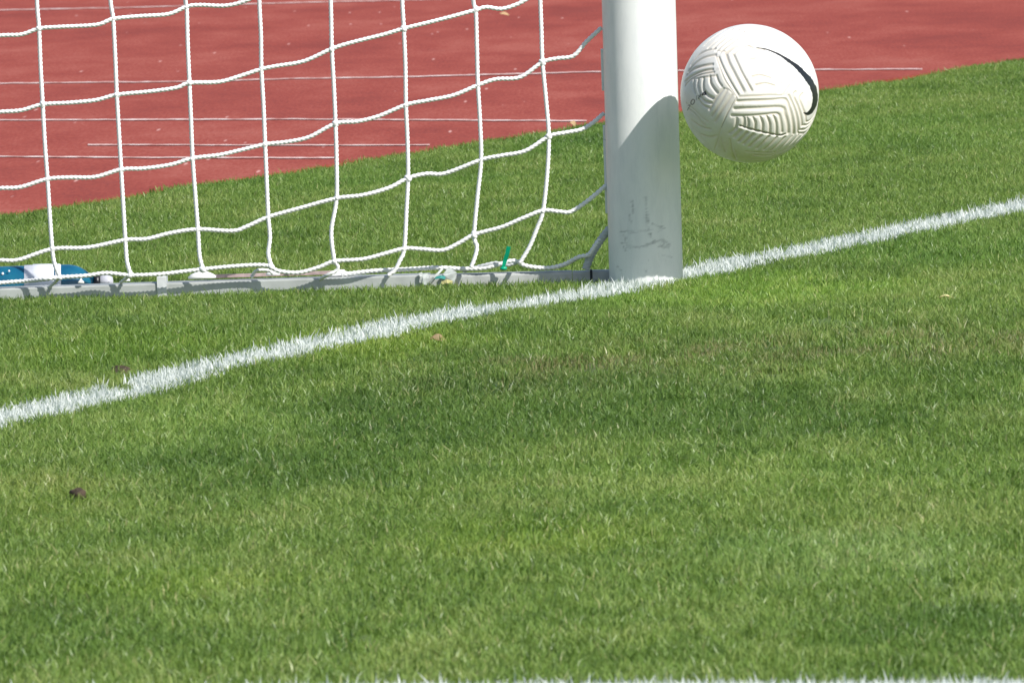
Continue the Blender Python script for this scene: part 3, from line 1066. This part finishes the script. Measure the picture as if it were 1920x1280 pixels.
disp = np.zeros(len(bvv)); printed = np.zeros(len(bvv)); stain = np.zeros(len(bvv))
Vh = bvv.copy()
back = Vh[:, 1] > 0
Vh[back] = -Vh[back]                    # the far half carries the same ribs, point-mirrored
for pts, hw, dep in GR:
    Cq = np.array([sph(*p) for p in pts]); cen = Cq.mean(0)
    rad_ = np.linalg.norm(Cq - cen, axis=1).max() + 0.1
    sel = np.where(np.linalg.norm(Vh - cen, axis=1) < rad_)[0]
    d, _ = dist_poly(Vh[sel], pts)
    g = np.exp(-np.abs(d / (hw * 1.15)) ** 2.4 * 0.9) * dep * (0.72 if cen[0] < -.35 and cen[2] < -.1 else 1)
    disp[sel] = np.maximum(disp[sel], g)
    st_ = np.exp(-(d / (hw * 1.4)) ** 2)
    stain[sel] = np.maximum(stain[sel], st_)
# ribs stand proud between grooves
front_i = np.where(~back)[0]


def ink(pts, widths, soft=3.0, rag=0.0, strength=1.0):
    flat = bvv[front_i][:, [0, 2]] * 129.5 * K
    Q = np.array([((p[0] - 683), -(p[1] - 642), 0.0) for p in pts])
    Q = catmull(Q, 8) if len(Q) > 2 else Q
    L = np.concatenate([[0], np.cumsum(np.linalg.norm(np.diff(Q, axis=0), axis=1))])
    d = np.full(len(flat), 1e9); al = np.zeros(len(flat))
    for i in range(len(Q) - 1):
        a0, d0 = Q[i, :2], Q[i + 1, :2] - Q[i, :2]
        t = np.clip(((flat - a0) @ d0) / d0.dot(d0), 0, 1)
        dd = np.linalg.norm(flat - a0 - t[:, None] * d0, axis=1)
        m_ = dd < d
        d[m_] = dd[m_]; al[m_] = (L[i] + t[m_] * (L[i + 1] - L[i])) / L[-1]
    wd = np.interp(al, np.linspace(0, 1, len(widths)), widths)
    if rag: wd = wd * (1 - rag + 2 * rag * vnoise(al * 60, al * 0 + 3, 5))
    m_ = np.clip((wd - d) / soft + .5, 0, 1) * strength
    printed[front_i] = np.maximum(printed[front_i], m_)


def inkX(pts, widths, **kw): ink([(p[0], p[1]) for p in pts], widths, **kw)


inkX([(745, 282), (800, 292), (860, 315), (920, 345), (985, 390), (1050, 440), (1100, 495), (1140, 545), (1170, 600), (1185, 655), (1186, 705), (1170, 760), (1145, 795)],
     [2, 4.5, 6.5, 8.5, 12, 15, 18, 22, 24, 23, 20, 20, 16], rag=.14)
inkX([(1150, 790), (1125, 806), (1098, 800)], [17, 14, 4])
inkX([(600, 880), (690, 912), (790, 940), (900, 965), (945, 958)], [4, 4, 4, 4, 4], strength=.7)
inkX([(577, 656), (540, 720), (500, 790), (455, 890)], [2, 2, 2], strength=.45)
inkX([(650, 268), (690, 265), (715, 285)], [2.5, 3, 2], strength=.3)
inkX([(700, 362), (728, 362)], [8, 8], strength=.18, soft=8)
inkX([(800, 320), (875, 352)], [6, 6], strength=.14, soft=6)
inkX([(915, 370), (925, 382)], [4, 4], strength=.16, soft=5)
# the small printed word on the left panel
inkX([(335, 605), (318, 632)], [3, 7]); inkX([(335, 605), (338, 632)], [3, 6]); inkX([(318, 632), (342, 630)], [4, 4])
inkX([(303, 628), (285, 662)], [3.5, 3.5], strength=.8); inkX([(285, 640), (300, 652)], [3, 3], strength=.7); inkX([(275, 640), (270, 672)], [3, 3], strength=.6)
inkX([(245, 668), (232, 680), (228, 700), (240, 708), (254, 692), (256, 674), (245, 668)], [3.5] * 4, strength=.85)
inkX([(222, 712), (204, 716)], [3.5, 3.5], strength=.8); inkX([(222, 712), (206, 738)], [3, 3], strength=.7); inkX([(206, 738), (200, 752)], [3, 3], strength=.7)

flat_ = bvv[front_i][:, [0, 2]] * 129.5 * K
for (cx, cy, rx, ry, q_) in ((470, 1020, 60, 90, .8), (560, 1100, 45, 60, .9), (640, 1120, 200, 45, .6), (540, 700, 70, 40, .45), (640, 810, 25, 25, .8), (960, 800, 30, 110, .7), (480, 660, 60, 40, .5), (800, 1110, 160, 60, .5)):
    dd_ = ((flat_[:, 0] - (cx - 683)) / rx) ** 2 + ((flat_[:, 1] + (cy - 642)) / ry) ** 2
    stain[front_i] = np.maximum(stain[front_i], q_ * np.exp(-dd_) * (.5 + vnoise(flat_[:, 0] * .06, flat_[:, 1] * .06, 15)))
amp = 0.0018
lump = 0.0004 * (vnoise(bvv[:, 0] * 6 + 9, bvv[:, 2] * 6 + bvv[:, 1] * 3, 51) - .5)
Rr = BR + 0.0004 - amp * np.clip(disp, 0, 1.3) + lump
bmesh_me = fast_mesh('football', bvv * Rr[:, None], bff.ravel(), np.full(len(bff), 3), None, True)
for nm, arr in (('print', printed), ('stain', stain)):
    a = bmesh_me.attributes.new(nm, 'FLOAT', 'POINT'); a.data.foreach_set('value', arr.astype(np.float32))


def ball_mat():
    m, t, b = newmat('ball_cover')
    tc = t.nodes.new('ShaderNodeTexCoord'); ob = tc.outputs['Object']
    a1 = t.nodes.new('ShaderNodeAttribute'); a1.attribute_name = 'print'
    a2 = t.nodes.new('ShaderNodeAttribute'); a2.attribute_name = 'stain'
    n1 = noise(t, 1.0, ob, 5, 0.65, mul=(18, 18, 18))
    n2 = noise(t, 1.0, ob, 4, 0.6, mul=(60, 60, 60))
    c = ramp(t, n1, [(0.3, (0.70, 0.67, 0.61)), (0.6, (0.79, 0.78, 0.75))]).outputs[0]
    sfac = math_n(t, 'MULTIPLY', a2.outputs['Fac'], math_n(t, 'MULTIPLY', ramp(t, n1, [(0.36, (0.25, .25, .25)), (0.62, (1, 1, 1))]).outputs[0], 0.55))
    c = mixc(t, sfac, c, (0.52, 0.39, 0.24))
    smu = ramp(t, n2, [(0.62, (0, 0, 0)), (0.74, (1, 1, 1))]).outputs[0]
    c = mixc(t, math_n(t, 'MULTIPLY', smu, 0.22), c, (0.30, 0.25, 0.18))
    c = mixc(t, a1.outputs['Fac'], c, (0.012, 0.014, 0.016))
    t.links.new(c, b.inputs['Base Color'])
    b.inputs['Roughness'].default_value = 0.36
    b.inputs['Specular IOR Level'].default_value = 0.5
    fn = noise(t, 1.0, ob, 3, 0.6, mul=(420, 420, 420))
    bp = t.nodes.new('ShaderNodeBump'); bp.inputs['Strength'].default_value = 0.12; bp.inputs['Distance'].default_value = 0.0006
    t.links.new(fn, bp.inputs['Height']); t.links.new(bp.outputs[0], b.inputs['Normal'])
    return m


bmesh_me.materials.append(ball_mat())
ball = bpy.data.objects.new('football', bmesh_me)
ball.location = bc
col.objects.link(ball)
tag(ball, 'white ribbed football with a curved black mark flying beside the post', 'football')

# ------------------------------------------------------------------ bottle lying behind the bar
def glossy(name, rgb, rough=.2, trans=0.0, rgb2=None):
    m, t, b = newmat(name)
    n = noise(t, 25, None, 3)
    c = ramp(t, n, [(.35, rgb), (.65, rgb2 or tuple(x * 1.25 for x in rgb))])
    t.links.new(c.outputs[0], b.inputs['Base Color'])
    b.inputs['Roughness'].default_value = rough
    b.inputs['Transmission Weight'].default_value = trans
    return m


M_blue = glossy('blue_plastic', (0.008, 0.095, 0.19), .18, .15, (0.012, 0.15, 0.24))
M_label = simple('bottle_label', (0.72, 0.74, 0.80), .5, var=.12, scale=70)
M_cap = glossy('clear_cap', (0.62, 0.62, 0.68), .2, .3)
M_blk = simple('black_ring', (0.015, 0.015, 0.02), .4)
byo = YB + 0.155
def bx(px): return V(px, 515, byo)[0]
br = 0.031
zc_ = V(80, 497, byo)[2] - br
bottle = empty('water_bottle', (bx(60), byo, 0))
tag(bottle, 'blue plastic water bottle with white label lying behind the goal bar', 'bottle')


def bpart(name, prof, mat):
    """profile of (pixel x, radius factor) along the bottle's axis"""
    P_ = [(br * q, bx(px) - bx(60)) for px, q in prof]
    vs_, fs_ = lathe(P_, 'x', 32)
    return mesh_obj(name, vs_, fs_, mat, bottle, True, (0, 0, zc_))


bpart('bottle_body', [(-150, .2), (-148, .8), (-138, .97), (-120, 1), (-60, 1), (-55, .96), (-50, 1), (47, 1), (118, 1), (130, .99), (142, .93), (152, .82), (160, .68), (167, .52), (173, .40), (178, .34)], M_blue)
bpart('bottle_label', [(46, 1.0), (46.5, 1.03), (62, 1.035), (63, 1.07), (95, 1.06), (100, 1.02), (102, 1.0)], M_label)
bpart('label_band', [(104, 1.0), (104.5, 1.05), (112, 1.05), (115, 1.0)], M_label)
bpart('neck_ring', [(176, .38), (176.5, .46), (186, .46), (187, .36)], M_blk)
bpart('bottle_cap', [(187.5, .30), (188, .42), (204, .38), (211, .28), (212, .1)], M_cap)
bottle.rotation_euler = (0, 0, 0)
# small printed marks on the bottle
for (px, py, r_) in ((5, 513, .0022), (17, 508, .0018)):
    blob('print_mark', px, py, byo - br * .86, r_, .0006, r_, M_label, None, .1, 3).parent = bottle
for ch in bottle.children:
    if ch.name.startswith('print_mark'):
        ch.location = Vector(ch.location) - bottle.location

# ------------------------------------------------------------------ small things
M_green = simple('green_plastic', (0.0, 0.36, 0.20), .35, var=.08)
tie = empty('cable_tie', V(946, 503, .02))
tag(tie, 'bright green plastic cable tie sticking up from the bar near the post', 'cable tie')


def strip(name, pts, wd, th, mat, parent, org):
    vs_, fs_ = [], []
    P_ = [W(p) - np.array(org) for p in pts]
    for i, p in enumerate(P_):
        d = P_[min(i + 1, len(P_) - 1)] - P_[max(i - 1, 0)]
        d /= np.linalg.norm(d)
        s = np.cross(d, [0, 1.0, 0]); s /= np.linalg.norm(s)
        w2 = wd * (1 if i else .8) / 2
        for a_, b_ in ((-1, -1), (1, -1), (1, 1), (-1, 1)):
            vs_.append(p + s * w2 * a_ + np.array([0, th / 2 * b_, 0]))
    for i in range(len(P_) - 1):
        for k in range(4):
            fs_.append((4 * i + k, 4 * i + (k + 1) % 4, 4 * i + 4 + (k + 1) % 4, 4 * i + 4 + k))
    fs_.append((3, 2, 1, 0)); n_ = 4 * (len(P_) - 1); fs_.append((n_, n_ + 1, n_ + 2, n_ + 3))
    return mesh_obj(name, vs_, fs_, mat, parent)


strip('tail', [(944, 500, .02), (947, 488, .018), (951, 476, .014), (954, 462, .01)], .0066, .0016, M_green, tie, V(946, 503, .02))
blob('buckle', 944, 503, .022, .006, .004, .0035, M_green, tie, .1, 4).location = Vector(V(944, 503, .022)) - tie.location

# rag of tape wound round the bar joint
M_tape = simple('torn_tape', (0.50, 0.53, 0.52), .6, var=.25, scale=120)
tape = empty('torn_tape', V(818, 520, YB))
tag(tape, 'torn grey and teal tape wound around the joint of the ground bar', 'tape')
M_teal = simple('teal_tape', (0.05, 0.30, 0.28), .5, var=.2)
M_yel = simple('yellow_shred', (0.62, 0.56, 0.26), .7, var=.2)
org = V(818, 520, YB)
strip('wrap', [(797, 513, YB - .006), (799, 522, YB - .007), (798, 534, YB - .006)], .011, .004, M_tape, tape, org)
strip('wrap', [(788, 511, YB - .005), (791, 518, YB - .007), (789, 530, YB - .005)], .006, .003, M_tape, tape, org)
strip('wrap', [(836, 507, YB - .004), (845, 514, YB - .006), (841, 526, YB - .004)], .020, .004, M_tape, tape, org)
strip('loose_end', [(805, 531, YB - .01), (813, 520, YB - .014), (822, 512, YB - .012), (830, 503, YB - .008)], .0035, .0015, M_tape, tape, org)
strip('teal_strip', [(815, 521, YB - .012), (826, 519, YB - .013), (835, 521, YB - .01)], .005, .002, M_teal, tape, org)
strip('shred', [(828, 531, YB - .02), (838, 527, YB - .022), (848, 530, YB - .018)], .006, .002, M_yel, tape, org)

# soil clods, fallen leaf, straw
M_clod = simple('dark_soil', (0.055, 0.038, 0.024), .95, var=.4, scale=150)
def clod(px, py, sx, sz, lab, seed, n=4):
    c = G(px, py, GZ)
    e = empty('soil_clod', (c[0], c[1], 0))
    tag(e, lab, 'soil')
    r_ = np.random.default_rng(seed)
    y = c[1]
    for k in range(n):
        o = blob('clod_lump', px + r_.uniform(-sx, sx) * 1173 * .7, py - 7 - r_.uniform(0, 4), y + r_.uniform(-.02, .02),
                 sx * r_.uniform(.35, .7), sx * r_.uniform(.35, .7), sz * r_.uniform(.6, 1.1), M_clod, None, .5, seed * 7 + k)
        o.parent = e
        o.location = Vector(o.location) - e.location


clod(147, 936, .011, .009, 'small dark soil clod in the grass well in front of the goal line', 3)
clod(226, 709, .018, .012, 'dark lump of earth at the back edge of the white goal line', 5, 5)
clod(1100, 664, .006, .006, 'tiny dark earth speck in the trodden belt of grass', 9, 2)


def leaf(name, px, py, y_, L_, Wd, mat, lab, cat, ang):
    vs_, fs_ = [], []
    n_ = 7
    for i in range(n_):
        t = i / (n_ - 1)
        w_ = Wd * math.sin(math.pi * min(max(t, .04), .96)) ** .8
        for s in (-1, 0, 1):
            vs_.append(((t - .5) * L_, s * w_ / 2, .003 * abs(s) + .004 * math.sin(t * 4)))
            
    for i in range(n_ - 1):
        for k in range(2):
            a_ = i * 3 + k
            fs_.append((a_, a_ + 3, a_ + 4, a_ + 1))
    nb = len(vs_)
    vs_ += [(v[0], v[1], v[2] - .0006) for v in vs_]
    fs_ += [tuple(nb + i for i in reversed(q)) for q in fs_]
    c = V(px, py, y_)
    o = mesh_obj(name, vs_, fs_, mat, None, True, c)
    o.rotation_euler = ang
    tag(o, lab, cat)
    return o


M_leaf = simple('brown_leaf', (0.24, 0.17, 0.08), .7, var=.25, scale=120)
M_faded = simple('faded_leaf', (0.40, 0.27, 0.14), .8, var=.2)
M_straw = simple('dry_straw', (0.62, 0.55, 0.30), .7, var=.15)
def gy_at(px, py, z=.0): return G(px, py, z)[1]
leaf('fallen_leaf', 822, 637, gy_at(822, 637), .024, .013, M_leaf, 'small reddish brown leaf lying on the grass below the goal line', 'leaf', (.9, .1, .2))
leaf('straw_stalk', 1776, 560, gy_at(1776, 560), .024, .0032, M_straw, 'pale dry straw lying on the grass to the right of the post', 'straw', (.6, .03, .05))
leaf('fallen_leaf', 946, 28, gy_at(946, 28, .0), .030, .014, M_faded, 'small dull yellow leaf on the red track seen through the net', 'leaf', (.7, .1, .1))
leaf('fallen_leaf', 1074, 234, gy_at(1074, 234, .0), .018, .014, M_faded, 'small yellowish tuft, shaped as a leaf, on the edge of the grass by the track', 'leaf', (1.0, .5, .3))  # leaf mesh standing in for a pale tuft of grass
